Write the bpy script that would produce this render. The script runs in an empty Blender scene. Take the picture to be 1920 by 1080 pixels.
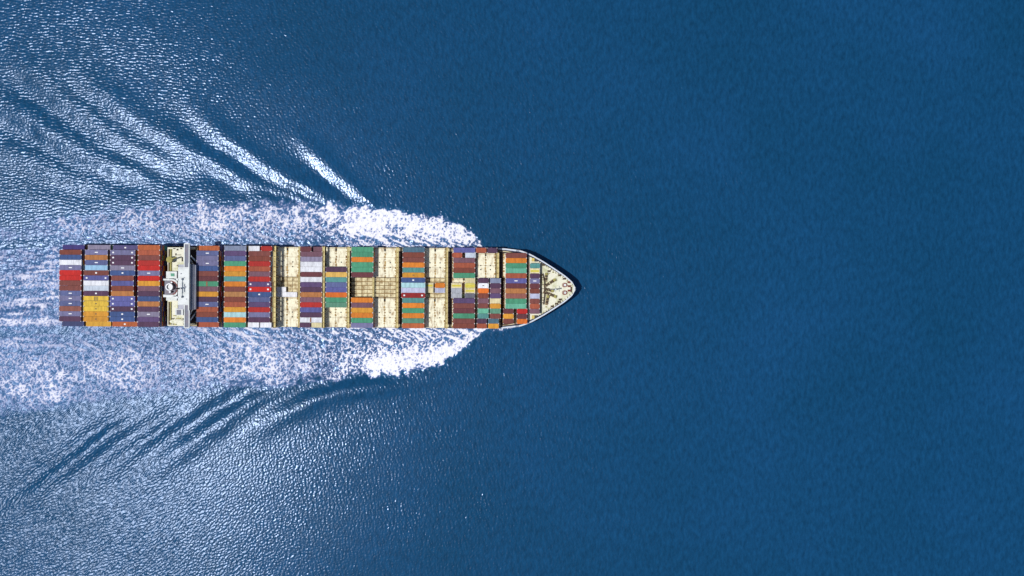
import bpy, bmesh, math, random
import numpy as np
from mathutils import Vector, Matrix

random.seed(7)
SC = bpy.context.scene
COL = SC.collection

# ------------------------------------------------------------------ camera
CAM_H = 800.0          # metres above the sea
FPX = 3000.0           # focal length in photo pixels (1920 wide)
cam_data = bpy.data.cameras.new("camera")
cam_data.sensor_width = 36.0
cam_data.lens = FPX / 1920.0 * 36.0
cam_data.clip_start = 1.0
cam_data.clip_end = 100000.0
cam = bpy.data.objects.new("camera", cam_data)
cam.location = (0, 0, CAM_H)
COL.objects.link(cam)
SC.camera = cam

# ------------------------------------------------------------------ sun and sky
SUN_DIR = Vector((-0.250, -0.056, 1.0)).normalized()
world = bpy.data.worlds.new("World")
SC.world = world
world.use_nodes = True
wn = world.node_tree.nodes
bg = wn["Background"]
sky = wn.new("ShaderNodeTexSky")
sky.sky_type = 'NISHITA'
sky.sun_disc = False
sky.sun_elevation = math.asin(SUN_DIR.z)
sky.sun_rotation = math.atan2(SUN_DIR.x, SUN_DIR.y) % (2 * math.pi)
world.node_tree.links.new(sky.outputs[0], bg.inputs[0])
bg.inputs[1].default_value = 0.08

sun_data = bpy.data.lights.new("sun", 'SUN')
sun_data.energy = 3.4
sun_data.angle = math.radians(0.53)
sun_data.color = (1.0, 0.98, 0.95)
sun = bpy.data.objects.new("sun", sun_data)
sun.rotation_euler = SUN_DIR.to_track_quat('Z', 'Y').to_euler()
sun.location = (-300, -100, 900)
COL.objects.link(sun)

SC.view_settings.view_transform = 'Standard'
SC.view_settings.look = 'None'
SC.view_settings.exposure = 0.0
SC.view_settings.gamma = 1.0
SC.cycles.use_denoising = False
SC.cycles.max_bounces = 6


# ------------------------------------------------------------------ helpers
def lin(c):
    return tuple(((v / 255.0) / 12.92 if v / 255.0 <= 0.04045 else ((v / 255.0 + 0.055) / 1.055) ** 2.4) for v in c)


def px2w(px, py, z=0.0):
    k = (CAM_H - z) / FPX
    return ((px - 960.0) * k, (540.0 - py) * k)


def px2x(px, z):
    return (px - 960.0) * (CAM_H - z) / FPX


def new_mat(name):
    m = bpy.data.materials.new(name)
    m.use_nodes = True
    nt = m.node_tree
    return m, nt, nt.nodes["Principled BSDF"]


def paint_mat(name, srgb, rough=0.55, dirt=None, amount=0.35, scale=0.6, k=0.85, stretch=(1, 1, 1), lo=0.45, hi=0.7, fine=0.12):
    """painted steel: base colour, weather stains and fine tonal variation"""
    m, nt, b = new_mat(name)
    base = tuple(v * k for v in lin(srgb))
    tc = nt.nodes.new("ShaderNodeTexCoord")
    mp = nt.nodes.new("ShaderNodeMapping")
    mp.inputs['Scale'].default_value = stretch
    nt.links.new(tc.outputs['Object'], mp.inputs[0])
    n1 = nt.nodes.new("ShaderNodeTexNoise")
    n1.inputs['Scale'].default_value = scale
    n1.inputs['Detail'].default_value = 5
    n1.inputs['Roughness'].default_value = 0.65
    nt.links.new(mp.outputs[0], n1.inputs['Vector'])
    r = nt.nodes.new("ShaderNodeMapRange")
    r.inputs[1].default_value = lo
    r.inputs[2].default_value = hi
    r.inputs[4].default_value = amount
    nt.links.new(n1.outputs[0], r.inputs[0])
    mx = nt.nodes.new("ShaderNodeMix")
    mx.data_type = 'RGBA'
    mx.inputs['A'].default_value = (*base, 1)
    d = lin(dirt) if dirt else tuple(v * 0.35 for v in base)
    mx.inputs['B'].default_value = (*d, 1)
    nt.links.new(r.outputs[0], mx.inputs[0])
    n2 = nt.nodes.new("ShaderNodeTexNoise")
    n2.inputs['Scale'].default_value = 2.3
    n2.inputs['Detail'].default_value = 3
    nt.links.new(mp.outputs[0], n2.inputs['Vector'])
    r2 = nt.nodes.new("ShaderNodeMapRange")
    r2.inputs[3].default_value = 1 - fine * 2
    r2.inputs[4].default_value = 1 + fine * 2
    nt.links.new(n2.outputs[0], r2.inputs[0])
    vm = nt.nodes.new("ShaderNodeVectorMath")
    vm.operation = 'SCALE'
    nt.links.new(mx.outputs['Result'], vm.inputs[0])
    nt.links.new(r2.outputs[0], vm.inputs['Scale'])
    nt.links.new(vm.outputs[0], b.inputs['Base Color'])
    b.inputs['Roughness'].default_value = rough
    return m


class MB:
    """collects boxes, prisms and tubes into ONE mesh"""

    def __init__(self):
        self.v = []
        self.f = []
        self.mi = []

    def add(self, vs, fs, mi=0):
        o = len(self.v)
        self.v += [tuple(p) for p in vs]
        self.f += [tuple(i + o for i in f) for f in fs]
        self.mi += [mi] * len(fs)

    def box(self, x0, x1, y0, y1, z0, z1, mi=0):
        vs = [(x0, y0, z0), (x1, y0, z0), (x1, y1, z0), (x0, y1, z0), (x0, y0, z1), (x1, y0, z1), (x1, y1, z1), (x0, y1, z1)]
        fs = [(0, 3, 2, 1), (4, 5, 6, 7), (0, 1, 5, 4), (1, 2, 6, 5), (2, 3, 7, 6), (3, 0, 4, 7)]
        self.add(vs, fs, mi)

    def prism(self, pts, z0, z1, mi=0):
        n = len(pts)
        vs = [(x, y, z0) for x, y in pts] + [(x, y, z1) for x, y in pts]
        fs = [tuple(reversed(range(n))), tuple(range(n, 2 * n))]
        fs += [(i, (i + 1) % n, n + (i + 1) % n, n + i) for i in range(n)]
        self.add(vs, fs, mi)

    def tube(self, a, b, r, mi=0, n=8, r2=None):
        a, b = Vector(a), Vector(b)
        r2 = r if r2 is None else r2
        d = (b - a).normalized()
        u = d.orthogonal().normalized()
        w = d.cross(u)
        vs = []
        for p, rr in ((a, r), (b, r2)):
            for i in range(n):
                t = 2 * math.pi * i / n
                vs.append(p + u * math.cos(t) * rr + w * math.sin(t) * rr)
        fs = [(i, (i + 1) % n, n + (i + 1) % n, n + i) for i in range(n)]
        fs += [tuple(reversed(range(n))), tuple(range(n, 2 * n))]
        self.add(vs, fs, mi)

    def ring(self, c, r0, r1, z0, z1, mi=0, n=28, a0=0.0, a1=2 * math.pi):
        cx, cy = c
        full = abs(a1 - a0 - 2 * math.pi) < 1e-6
        m = n if full else n + 1
        vs = []
        for i in range(m):
            t = a0 + (a1 - a0) * i / n
            for r, z in ((r0, z0), (r1, z0), (r1, z1), (r0, z1)):
                vs.append((cx + math.cos(t) * r, cy + math.sin(t) * r, z))
        fs = []
        for i in range(n):
            j = (i + 1) % m
            for k in range(4):
                k2 = (k + 1) % 4
                fs.append((4 * i + k, 4 * j + k, 4 * j + k2, 4 * i + k2))
        if not full:
            fs.append((0, 1, 2, 3))
            e = 4 * (m - 1)
            fs.append((e + 3, e + 2, e + 1, e))
        self.add(vs, fs, mi)

    def build(self, name, mats, parent=None):
        me = bpy.data.meshes.new(name)
        me.from_pydata(self.v, [], self.f)
        if not isinstance(mats, (list, tuple)):
            mats = [mats]
        for m in mats:
            me.materials.append(m)
        me.polygons.foreach_set('material_index', self.mi)
        bm = bmesh.new()
        bm.from_mesh(me)
        bmesh.ops.recalc_face_normals(bm, faces=bm.faces)
        bm.to_mesh(me)
        bm.free()
        o = bpy.data.objects.new(name, me)
        COL.objects.link(o)
        if parent is not None:
            o.parent = parent
        return o


def tag(o, label=None, cat=None, group=None, kind=None):
    if label:
        o['label'] = label
    if cat:
        o['category'] = cat
    if group:
        o['group'] = group
    if kind:
        o['kind'] = kind


# ------------------------------------------------------------------ the sea
rng = np.random.default_rng(11)
STEP = 0.3
HX, HY = 276.0, 164.0
fx = np.arange(-HX, HX + 1e-6, STEP)
fy = np.arange(-HY, HY + 1e-6, STEP)
NX, NY = len(fx), len(fy)
GX, GY = np.meshgrid(fx, fy)                # shape (NY, NX)
PX = GX / (CAM_H / FPX) + 960.0             # the same spots measured on the chart (1 unit = 0.267 m)
PY = 540.0 - GY / (CAM_H / FPX)

kx = np.fft.fftfreq(NX, STEP)[None, :]
ky = np.fft.fftfreq(NY, STEP)[:, None]
KK = np.sqrt(kx * kx + ky * ky) + 1e-9


def field(lo, hi, slope=2.0, direction=None, spread=0.5):
    """random surface whose wavelengths lie between lo and hi metres"""
    k0, k1 = 1.0 / hi, 1.0 / lo
    amp = np.where(KK < k0, np.exp(-((KK - k0) / (k0 * 0.35)) ** 2), (KK / k0) ** (-slope)) * np.exp(-(KK / (k1 * 1.3)) ** 6)
    if direction is not None:
        th = np.arctan2(ky, kx) - math.radians(direction)
        dd = np.abs(np.cos(th))
        amp = amp * np.exp(-((1 - dd) / spread) ** 1.0)
    ph = np.fft.fft2(rng.standard_normal((NY, NX)))
    f = np.real(np.fft.ifft2(ph * amp))
    return (f - f.mean()) / f.std()


def unit_slope(f):
    gy, gx = np.gradient(f, STEP)
    return f / math.sqrt(float((gx * gx + gy * gy).mean()) / 2)


def sstep(a, b, x):
    t = np.clip((x - a) / (b - a), 0, 1)
    return t * t * (3 - 2 * t)


def train(pts, amp, w, sign=1, fade=0.22):
    """one wave of the ship's wake along a curve (chart units)"""
    pts = np.array(pts, float)
    best = np.full(PX.shape, 1e9)
    sd = np.zeros(PX.shape)
    tt = np.zeros(PX.shape)
    x0, x1 = pts[:, 0].min() - 130, pts[:, 0].max() + 130
    y0, y1 = pts[:, 1].min() - 130, pts[:, 1].max() + 130
    ix = np.where((PX[0] > x0) & (PX[0] < x1))[0]
    iy = np.where((PY[:, 0] > y0) & (PY[:, 0] < y1))[0]
    if len(ix) == 0 or len(iy) == 0:
        return 0 * PX
    sl = (slice(iy[0], iy[-1] + 1), slice(ix[0], ix[-1] + 1))
    X, Y = PX[sl], PY[sl]
    X = X + 1.5 * WARP1[sl]
    Y = Y + 1.5 * WARP2[sl] + 0.9 * WARP3[sl]
    B, S, T = best[sl], sd[sl], tt[sl]
    seg = np.hypot(*(pts[1:] - pts[:-1]).T)
    cum = np.concatenate([[0], np.cumsum(seg)])
    for i in range(len(pts) - 1):
        a, b = pts[i], pts[i + 1]
        d = b - a
        t = np.clip(((X - a[0]) * d[0] + (Y - a[1]) * d[1]) / (d @ d), 0, 1)
        qx, qy = X - a[0] - t * d[0], Y - a[1] - t * d[1]
        dist = np.hypot(qx, qy)
        m = dist < B
        s = np.sign(d[0] * qy - d[1] * qx)
        B[m] = dist[m]
        S[m] = (s * dist)[m]
        T[m] = ((cum[i] + t * seg[i]) / cum[-1])[m]
    out = np.zeros(PX.shape)
    wp = (w / 0.2667) * (0.8 + 0.7 * T)       # wider away from the ship
    u = S / wp
    env = sstep(0, fade, T) * sstep(0, 0.45, 1 - T) * (1 + 0.12 * WARP2[sl])
    out[sl] = sign * amp * env * u * np.exp(0.5 * (1 - u * u)) * (wp * 0.2667 / w)
    return out


WARP1, WARP2, WARP3 = field(25, 60), field(25, 60), field(5, 14)

swell = field(14, 40, 2.5, 70, 0.35)
rip_h = unit_slope(field(0.9, 1.75, 1.0, 86, 0.14))     # crests running across
rip_d = unit_slope(field(0.9, 1.75, 1.0, 128, 0.25))    # crests running diagonally
rip_i = unit_slope(field(0.9, 1.9, 1.1))
rip_r = unit_slope(field(1.0, 2.2, 1.1, 20, 0.35))
patch = field(18, 80, 2.0)
patch2 = field(40, 160, 2.0)

left = sstep(820 - 140 * sstep(420, 150, PY), 60, PX)
upper = sstep(600, 470, PY)
w_h = left * upper
w_d = left * (1 - upper)
w_r = 1 - left
hot = np.clip(field(10, 40, 1.6) - 1.1, 0, 1.5)
sig = 0.023 + 0.036 * left - 0.006 * w_h + 0.022 * w_d * sstep(800, 200, PX) + (1 - left) * (0.010 * sstep(1600, 1850, PX) + 0.010 * hot)
sig = sig * np.clip(1 + 0.06 * patch + 0.08 * patch2, 0.5, 1.5)
nrm = np.sqrt(w_h ** 2 + w_d ** 2 + (0.8 * w_r) ** 2 + 0.5 ** 2)
ripple = (w_h * rip_h + w_d * rip_d + 0.8 * w_r * rip_r + 0.5 * rip_i) / nrm * sig

trains = np.zeros(PX.shape)
# (curve, slope of the face, half width in metres)
up = [([(716, 400), (690, 383), (650, 354), (605, 318), (560, 276), (520, 232)], 0.13, 2.4),
      ([(625, 386), (600, 375), (550, 350), (500, 324), (450, 294), (400, 262), (350, 214), (300, 160)], 0.13, 3.0),
      ([(500, 368), (450, 345), (400, 317), (340, 288), (280, 254), (225, 218), (175, 180), (100, 128), (20, 75)], 0.13, 3.6),
      ([(400, 345), (350, 324), (275, 298), (200, 258), (125, 209), (50, 154), (-20, 102), (-90, 55)], 0.13, 4.2),
      ([(300, 350), (225, 326), (150, 296), (75, 256), (0, 211), (-80, 160)], 0.12, 4.4),
      ([(590, 390), (540, 368), (490, 350), (450, 337)], 0.10, 1.4),
      ([(200, 362), (120, 340), (40, 308), (-50, 265)], 0.08, 3.6)]
for p, sl_, w in up:
    trains += train(p, sl_ * 1.05 * w / 1.65, 1.25 * w, 1, 0.12)
dn = [([(840, 692), (770, 709), (735, 713), (680, 717), (600, 732), (550, 752), (500, 774), (440, 806), (390, 838)], 0.15, 3.0),
      ([(590, 713), (535, 724), (470, 744), (430, 772), (380, 802), (335, 830), (280, 872), (220, 925)], 0.15, 3.0),
      ([(380, 750), (325, 782), (272, 816), (225, 848), (180, 885), (120, 940)], 0.13, 2.6),
      ([(300, 752), (235, 786), (185, 820), (140, 852), (90, 888), (48, 924), (0, 960), (-80, 1025)], 0.15, 2.8),
      ([(130, 770), (60, 805), (-20, 850)], 0.07, 2.6)]
slick = np.zeros(PX.shape)
for p, sl_, w in dn:
    h_ = train(p, sl_ * 1.2 * w / 1.65, 1.2 * w, -1, 0.30)
    trains += h_
    gy_, gx_ = np.gradient(h_, STEP)
    slick = np.maximum(slick, np.clip((gy_ * 0.83 - gx_ * 0.55) / 0.12, 0, 1))
trains += train([(-80, 600), (0, 588), (60, 578), (118, 570)], 0.4, 1.4, 1)

# ---- foam thrown up by the bow and the propeller
ft = np.array([(1000, 463), (905, 463), (896, 447), (882, 432), (862, 419), (832, 406), (800, 400), (760, 398), (720, 393), (690, 387), (600, 383), (500, 383), (400, 384), (300, 390), (200, 400), (100, 412), (-100, 440)], float)[::-1]
fb = np.array([(1000, 617), (905, 617), (895, 630), (882, 641), (862, 660), (832, 681), (800, 692), (770, 700), (740, 704), (700, 705), (640, 708), (580, 714), (520, 718), (440, 724), (350, 730), (250, 738), (150, 750), (-100, 780)], float)[::-1]
lob = field(5, 14, 1.6)
lob2 = field(2.0, 6, 1.4)
wob = 3.0 * lob + 1.6 * lob2
edge_t = np.interp(PX + 2.5 * lob, ft[:, 0], ft[:, 1])
edge_b = np.interp(PX + 2.5 * lob, fb[:, 0], fb[:, 1])
far_soft = 1 + 5 * sstep(720, 300, PX)
ct = 463.0 - edge_t
tt_ = (PY + wob - edge_t) / np.maximum(ct, 6)
cb = edge_b - 617.0
tb_ = (edge_b - PY + wob) / np.maximum(cb, 6)


def prof(t, xs, ys):
    return np.interp(t, xs, ys)


ax_t = np.interp(PX, [-100, 0, 100, 200, 300, 400, 500, 600, 700, 800, 880, 905], [.32, .42, .54, .66, .76, .84, .89, .94, 1.02, 1.08, 1.2, 1.25])
ax_b = np.interp(PX, [-100, 0, 100, 200, 300, 400, 500, 600, 700, 800, 880, 905], [.50, .58, .68, .74, .75, .76, .80, .88, 1.0, 1.08, 1.2, 1.25])
near = sstep(520, 720, PX)
pt_near = prof(tt_, [-0.02, 0.06, 0.22, 0.62, 0.80, 1.0, 1.3], [0, .78, 1.0, .95, .62, .52, .5])
pt_far = prof(tt_, [-0.14, 0.06, 0.28, 0.55, 0.75, 1.0, 1.3], [0, .85, 1.0, .92, .66, .50, .5])
pb_near = prof(tb_, [-0.02, 0.05, 0.18, 0.42, 0.60, 1.0, 1.3], [0, .85, 1.05, .92, .58, .55, .5])
pb_far = prof(tb_, [-0.16, 0.06, 0.28, 0.5, 0.75, 1.0, 1.3], [0, .75, 1.0, .92, .76, .66, .6])
top_side = (PY < 540) & (PX < 930)
bot_side = (PY >= 540) & (PX < 930)
dens = np.where(top_side, ax_t * (near * pt_near + (1 - near) * pt_far), 0) + np.where(bot_side, ax_b * (near * pb_near + (1 - near) * pb_far), 0)
# small spray by the starboard bow shoulder
dens = np.maximum(dens, 0.55 * np.exp(-((PX - 945) / 26) ** 2 - ((PY - 615 + (PX - 945) * 0.22) / 5) ** 2))
stern = sstep(150, 100, PX) * sstep(455, 478, PY + 2 * lob) * sstep(640, 600, PY + 2 * lob)
dens = np.where(PX < 150, np.maximum(dens * (1 - stern), 0.50 * 1.4 * stern * (0.75 + 0.25 * sstep(-40, 100, PX))), dens)
dens = np.clip(dens * (1 + 0.16 * patch + 0.10 * lob), 0, 1.08)


def rank01(f):
    s = f / f.std()
    return 0.5 * (1 + np.vectorize(math.erf)(s[::1, ::1] / 1.41421356)) if False else 1 / (1 + np.exp(-1.702 * s))


n1 = rank01(-np.abs(field(3.0, 7, 1.2)) + 0.8)
n2 = rank01(-np.abs(field(1.4, 3.4, 1.1)) + 0.8)
n3 = rank01(field(0.8, 1.8, 0.8))
n5 = rank01(field(1.6, 9, 1.3, 93, 0.035))        # streaks trailing straight back
n6 = rank01(field(1.2, 5, 1.3, 65, 0.10))         # strands slanting off the hull
hullside = np.where(PY < 540, sstep(0.45, 0.85, tt_), sstep(0.45, 0.85, tb_)) * (PX > 110)
tex = 0.36 * n1 + 0.38 * n2 + 0.26 * n3
tex = tex * (1 - 0.45 * hullside) + 0.45 * hullside * n6
sw = sstep(140, 105, PX) * (PY > 440) * (PY < 660)
tex = tex * (1 - 0.34 * sw) + 0.34 * sw * n5
tex = (tex - tex.mean()) / tex.std()
tex = 1 / (1 + np.exp(-1.702 * tex))
soft = 0.60 - 0.26 * near
cover = np.clip((tex - (1 - dens)) / soft + 0.0, 0, 1)
cover = cover * sstep(0.02, 0.2, dens) * (0.78 + 0.22 * near)
cover = np.clip(cover * 0.92 + 0.26 * np.clip(dens, 0, 1) * (0.55 + 0.45 * n1) * sstep(0.1, 0.4, dens), 0, 1)
air = np.clip(dens, 0, 1)
ks = np.exp(-(KK * 7.0) ** 2)
air = np.real(np.fft.ifft2(np.fft.fft2(air) * ks))
air = np.clip(air * (0.8 + 0.5 * lob2 * 0.4 + 0.35 * patch * 0.5), 0, 1)

turb = np.clip(dens, 0, 1)
turb = np.real(np.fft.ifft2(np.fft.fft2(turb) * np.exp(-(KK * 10.0) ** 2)))
wakechop = unit_slope(field(1.6, 5.0, 1.5))
Z = trains + ripple * (1 - 0.55 * np.real(np.fft.ifft2(np.fft.fft2(slick) * np.exp(-(KK * 5.0) ** 2)))) * (1 - 0.5 * np.clip(turb, 0, 1)) + wakechop * (0.085 + 0.04 * near) * np.clip(turb, 0, 1) + 0.015 * swell
Z += 0.9 * np.clip(turb - 0.45, 0, 1)
# the surface settles to a plain sheet at the rim of the finely built part
rim = np.minimum.reduce([sstep(-HX, -HX + 12, GX), sstep(HX, HX - 12, GX), sstep(-HY, -HY + 12, GY), sstep(HY, HY - 12, GY)])
Z = Z * rim


def outer(h):
    v, s, out = h, STEP * 3, []
    while v < 45000:
        v += s
        s *= 1.28
        out.append(v)
    return np.array(out)


ox, oy = outer(HX), outer(HY)
ax = np.concatenate([-ox[::-1], fx, ox])
ay = np.concatenate([-oy[::-1], fy, oy])
nox, noy = len(ox), len(oy)


def grid_mesh(name, axx, ayy, zz, keep=None):
    nx, ny = len(axx), len(ayy)
    X, Y = np.meshgrid(axx, ayy)
    co = np.stack([X.ravel(), Y.ravel(), zz.ravel()], 1).astype(np.float32)
    i = np.arange(nx - 1)[None, :] + nx * np.arange(ny - 1)[:, None]
    quads = np.stack([i, i + 1, i + 1 + nx, i + nx], -1).reshape(-1, 4)
    idx = None
    if keep is not None:
        quads = quads[keep.ravel()]
        used = np.unique(quads)
        remap = np.full(nx * ny, -1, np.int64)
        remap[used] = np.arange(len(used))
        quads = remap[quads]
        co = co[used]
        idx = used
    me = bpy.data.meshes.new(name)
    me.vertices.add(len(co))
    me.vertices.foreach_set('co', co.ravel())
    nf = len(quads)
    me.loops.add(nf * 4)
    me.loops.foreach_set('vertex_index', quads.ravel().astype(np.int32))
    me.polygons.add(nf)
    me.polygons.foreach_set('loop_start', np.arange(0, nf * 4, 4, dtype=np.int32))
    me.polygons.foreach_set('use_smooth', np.ones(nf, bool))
    me.update(calc_edges=True)
    return me, idx


def point_attr(me, name, arr):
    a = me.attributes.new(name, 'FLOAT', 'POINT')
    a.data.foreach_set('value', arr.ravel().astype(np.float32))


full = lambda f: np.pad(f, ((noy, noy), (nox, nox)))
me, _ = grid_mesh("water", ax, ay, full(Z))
point_attr(me, "air", full(air))
point_attr(me, "rough", full(0.15 + 0.072 * left - 0.036 * left * upper))
water = bpy.data.objects.new("water", me)
COL.objects.link(water)
tag(water, "deep blue rippled sea all around the ship", "sea", kind='structure')

m, nt, b = new_mat("sea_water")
tc = nt.nodes.new("ShaderNodeTexCoord")
n = nt.nodes.new("ShaderNodeTexNoise")
n.inputs['Scale'].default_value = 0.011
n.inputs['Detail'].default_value = 6
n.inputs['Roughness'].default_value = 0.6
nt.links.new(tc.outputs['Object'], n.inputs['Vector'])
cr = nt.nodes.new("ShaderNodeValToRGB")
cr.color_ramp.elements[0].position = 0.30
cr.color_ramp.elements[0].color = (0.0042, 0.046, 0.108, 1)
cr.color_ramp.elements[1].position = 0.72
cr.color_ramp.elements[1].color = (0.0064, 0.056, 0.142, 1)
nt.links.new(n.outputs[0], cr.inputs[0])
at = nt.nodes.new("ShaderNodeAttribute")
at.attribute_name = "air"
rm = nt.nodes.new("ShaderNodeMapRange")
rm.inputs[1].default_value = 0.1
rm.inputs[2].default_value = 1.0
rm.inputs[4].default_value = 0.65
nt.links.new(at.outputs['Fac'], rm.inputs[0])
mx = nt.nodes.new("ShaderNodeMix")
mx.data_type = 'RGBA'
nt.links.new(rm.outputs[0], mx.inputs[0])
# light and shade of fine ripples, painted into the water colour as streaky noise
mp = nt.nodes.new("ShaderNodeMapping")
mp.inputs['Rotation'].default_value = (0, 0, math.radians(-25))
mp.inputs['Scale'].default_value = (1.0, 0.45, 1.0)
nt.links.new(tc.outputs['Object'], mp.inputs[0])
ng = nt.nodes.new("ShaderNodeTexNoise")
ng.inputs['Scale'].default_value = 0.55
ng.inputs['Detail'].default_value = 4
ng.inputs['Roughness'].default_value = 0.7
nt.links.new(mp.outputs[0], ng.inputs['Vector'])
gr = nt.nodes.new("ShaderNodeMapRange")
gr.inputs[1].default_value = 0.3
gr.inputs[2].default_value = 0.7
gr.inputs[3].default_value = 0.72
gr.inputs[4].default_value = 1.28
nt.links.new(ng.outputs[0], gr.inputs[0])
gv = nt.nodes.new("ShaderNodeVectorMath")
gv.operation = 'SCALE'
nt.links.new(cr.outputs[0], gv.inputs[0])
nt.links.new(gr.outputs[0], gv.inputs['Scale'])
nt.links.new(gv.outputs[0], mx.inputs['A'])
mx.inputs['B'].default_value = (0.060, 0.205, 0.40, 1)
nt.links.new(mx.outputs['Result'], b.inputs['Base Color'])
ra = nt.nodes.new("ShaderNodeAttribute")
ra.attribute_name = "rough"
rr = nt.nodes.new("ShaderNodeMath")
rr.operation = 'MAXIMUM'
rr.inputs[1].default_value = 0.15
nt.links.new(ra.outputs['Fac'], rr.inputs[0])
nt.links.new(rr.outputs[0], b.inputs['Roughness'])
b.inputs['IOR'].default_value = 1.333
b.inputs['Specular IOR Level'].default_value = 0.25
b.inputs['Specular Tint'].default_value = (0.58, 0.72, 1.0, 1)
bn = nt.nodes.new("ShaderNodeTexNoise")
bn.inputs['Scale'].default_value = 1.1
bn.inputs['Detail'].default_value = 3
nt.links.new(tc.outputs['Object'], bn.inputs['Vector'])
bp = nt.nodes.new("ShaderNodeBump")
bp.inputs['Strength'].default_value = 0.35
bp.inputs['Distance'].default_value = 0.10
nt.links.new(bn.outputs[0], bp.inputs['Height'])
nt.links.new(bp.outputs[0], b.inputs['Normal'])
me.materials.append(m)

# foam: its own sheet of froth lying a hand's breadth above the water
cmax = np.maximum.reduce([cover[:-1, :-1], cover[1:, :-1], cover[:-1, 1:], cover[1:, 1:]])
froth = field(1.3, 3.0, 1.0)
fz = Z + 0.05 + cover * (0.22 + 0.10 * froth)
mef, idx = grid_mesh("wake_foam", fx, fy, fz, keep=cmax > 0.02)
point_attr(mef, "cover", cover.ravel()[idx])
foam = bpy.data.objects.new("wake_foam", mef)
COL.objects.link(foam)
tag(foam, "white churned foam streaming back along both sides of the ship", "foam", kind='stuff')
m, nt, b = new_mat("foam")
b.inputs['Roughness'].default_value = 0.8
at = nt.nodes.new("ShaderNodeAttribute")
at.attribute_name = "cover"
nt.links.new(at.outputs['Fac'], b.inputs['Alpha'])
cr = nt.nodes.new("ShaderNodeValToRGB")
cr.color_ramp.elements[0].position = 0.15
cr.color_ramp.elements[0].color = (0.31, 0.40, 0.80, 1)
cr.color_ramp.elements[1].position = 0.95
cr.color_ramp.elements[1].color = (0.81, 0.81, 0.89, 1)
nt.links.new(at.outputs['Fac'], cr.inputs[0])
nt.links.new(cr.outputs[0], b.inputs['Base Color'])
mef.materials.append(m)

# ------------------------------------------------------------------ materials of the ship
M = {
    'hull': paint_mat("hull_paint", (60, 70, 95), 0.5, (90, 50, 40), 0.4, 0.15),
    'bulwark': paint_mat("bulwark_paint", (206, 216, 228), 0.5, (150, 130, 110), 0.35, 0.5),
    'deck': paint_mat("deck_paint", (62, 44, 40), 0.8, (30, 24, 24), 0.6, 0.3),
    'side': paint_mat("side_walk_paint", (215, 205, 165), 0.7, (120, 85, 50), 0.85, 0.35, lo=0.42, hi=0.62),
    'fore': paint_mat("forecastle_paint", (236, 234, 212), 0.7, (176, 178, 128), 0.8, 0.22, lo=0.5, hi=0.66),
    'cover': paint_mat("hatch_paint", (250, 245, 216), 0.7, (140, 104, 50), 0.85, 0.42, lo=0.49, hi=0.70, stretch=(1.6, .7, 1)),
    'grid': paint_mat("hatch_grid_paint", (238, 226, 182), 0.75, (128, 100, 58), 0.9, 0.5, lo=0.42, hi=0.66),
    'rust': paint_mat("rusty_seam", (150, 120, 70), 0.85, (70, 48, 26), 0.7, 0.6),
    'stain': paint_mat("rust_stained_paint", (188, 154, 88), 0.8, (104, 70, 36), 0.9, 0.7, lo=0.44, hi=0.62),
    'socket': paint_mat("dark_socket", (44, 36, 34), 0.8),
    'bridge': paint_mat("lashing_paint", (232, 216, 150), 0.7, (150, 120, 60), 0.7, 0.5, lo=0.42, hi=0.66),
    'dark': paint_mat("dark_steel", (52, 40, 40), 0.7),
    'white': paint_mat("white_paint", (228, 232, 230), 0.6, (176, 180, 172), 0.7, 0.45, lo=0.42),
    'greyroof': paint_mat("grey_deck_paint", (122, 126, 140), 0.7, (150, 110, 100), 0.3, 0.4),
    'greywall': paint_mat("grey_wall_paint", (176, 178, 190), 0.6, (110, 110, 120), 0.5, 0.5),
    'glass': paint_mat("window_glass", (28, 34, 44), 0.12),
    'yellow': paint_mat("yellow_paint", (222, 196, 92), 0.6, (120, 110, 50), 0.6, 0.6),
    'olive': paint_mat("olive_paint", (168, 160, 84), 0.7, (96, 84, 44), 0.8, 0.7),
    'green': paint_mat("green_paint", (70, 150, 120), 0.6),
    'red': paint_mat("red_oxide_paint", (138, 52, 40), 0.7, (90, 40, 30), 0.6, 1.0),
    'black': paint_mat("black_paint", (24, 24, 26), 0.6),
    'silver': paint_mat("silver_paint", (196, 198, 202), 0.4),
    'brown': paint_mat("brown_steel", (92, 74, 56), 0.75, (60, 48, 36), 0.8, 0.7),
    'orange': paint_mat("orange_paint", (230, 110, 40), 0.5),
}

# ------------------------------------------------------------------ the ship
ROT = math.radians(-0.375)
ship = bpy.data.objects.new("container_ship", None)
COL.objects.link(ship)
ship.location = (0, -0.2, 0)
ship.rotation_euler = (0, 0, ROT)
tag(ship, "long container ship under way, cream hatches and white bridge near the stern", "ship")
PITCH = 2.47
Z0 = 12.0
DECK = 9.5
FORE = 14.0
STERN = -219.0
BOWX = px2x(1079.5, 15)

hb_px = [(-500, 19.8), (930, 19.8), (946, 19.7), (969, 19.0), (977, 18.6), (996, 16.7), (1008, 14.9), (1016, 13.8), (1037.5, 10.3), (1058, 6.7), (1071, 3.9), (1077, 2.0), (1079.5, 0.15)]


def hb(x):
    """half breadth at the rail"""
    xs = [px2x(p, 14) for p, _ in hb_px]
    return float(np.interp(x, xs, [h for _, h in hb_px]))


def hb_w(x):
    """half breadth at the waterline: a finer entrance than the rail"""
    xs = [STERN, STERN + 25, -60, -38, -22, -8, 8, 20, 24]
    hs = [15, 19.7, 19.7, 18.4, 15.4, 11.0, 5.2, 0.9, 0.05]
    return float(np.interp(x, xs, hs))


stations = list(np.linspace(STERN, -30, 24)) + list(np.linspace(-26, BOWX, 34))


def rail_z(x):
    return DECK + 0.9 + (FORE + 1.2 - DECK - 0.9) * float(sstep(px2x(966, 12), px2x(974, 12), np.array(x)))


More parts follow.
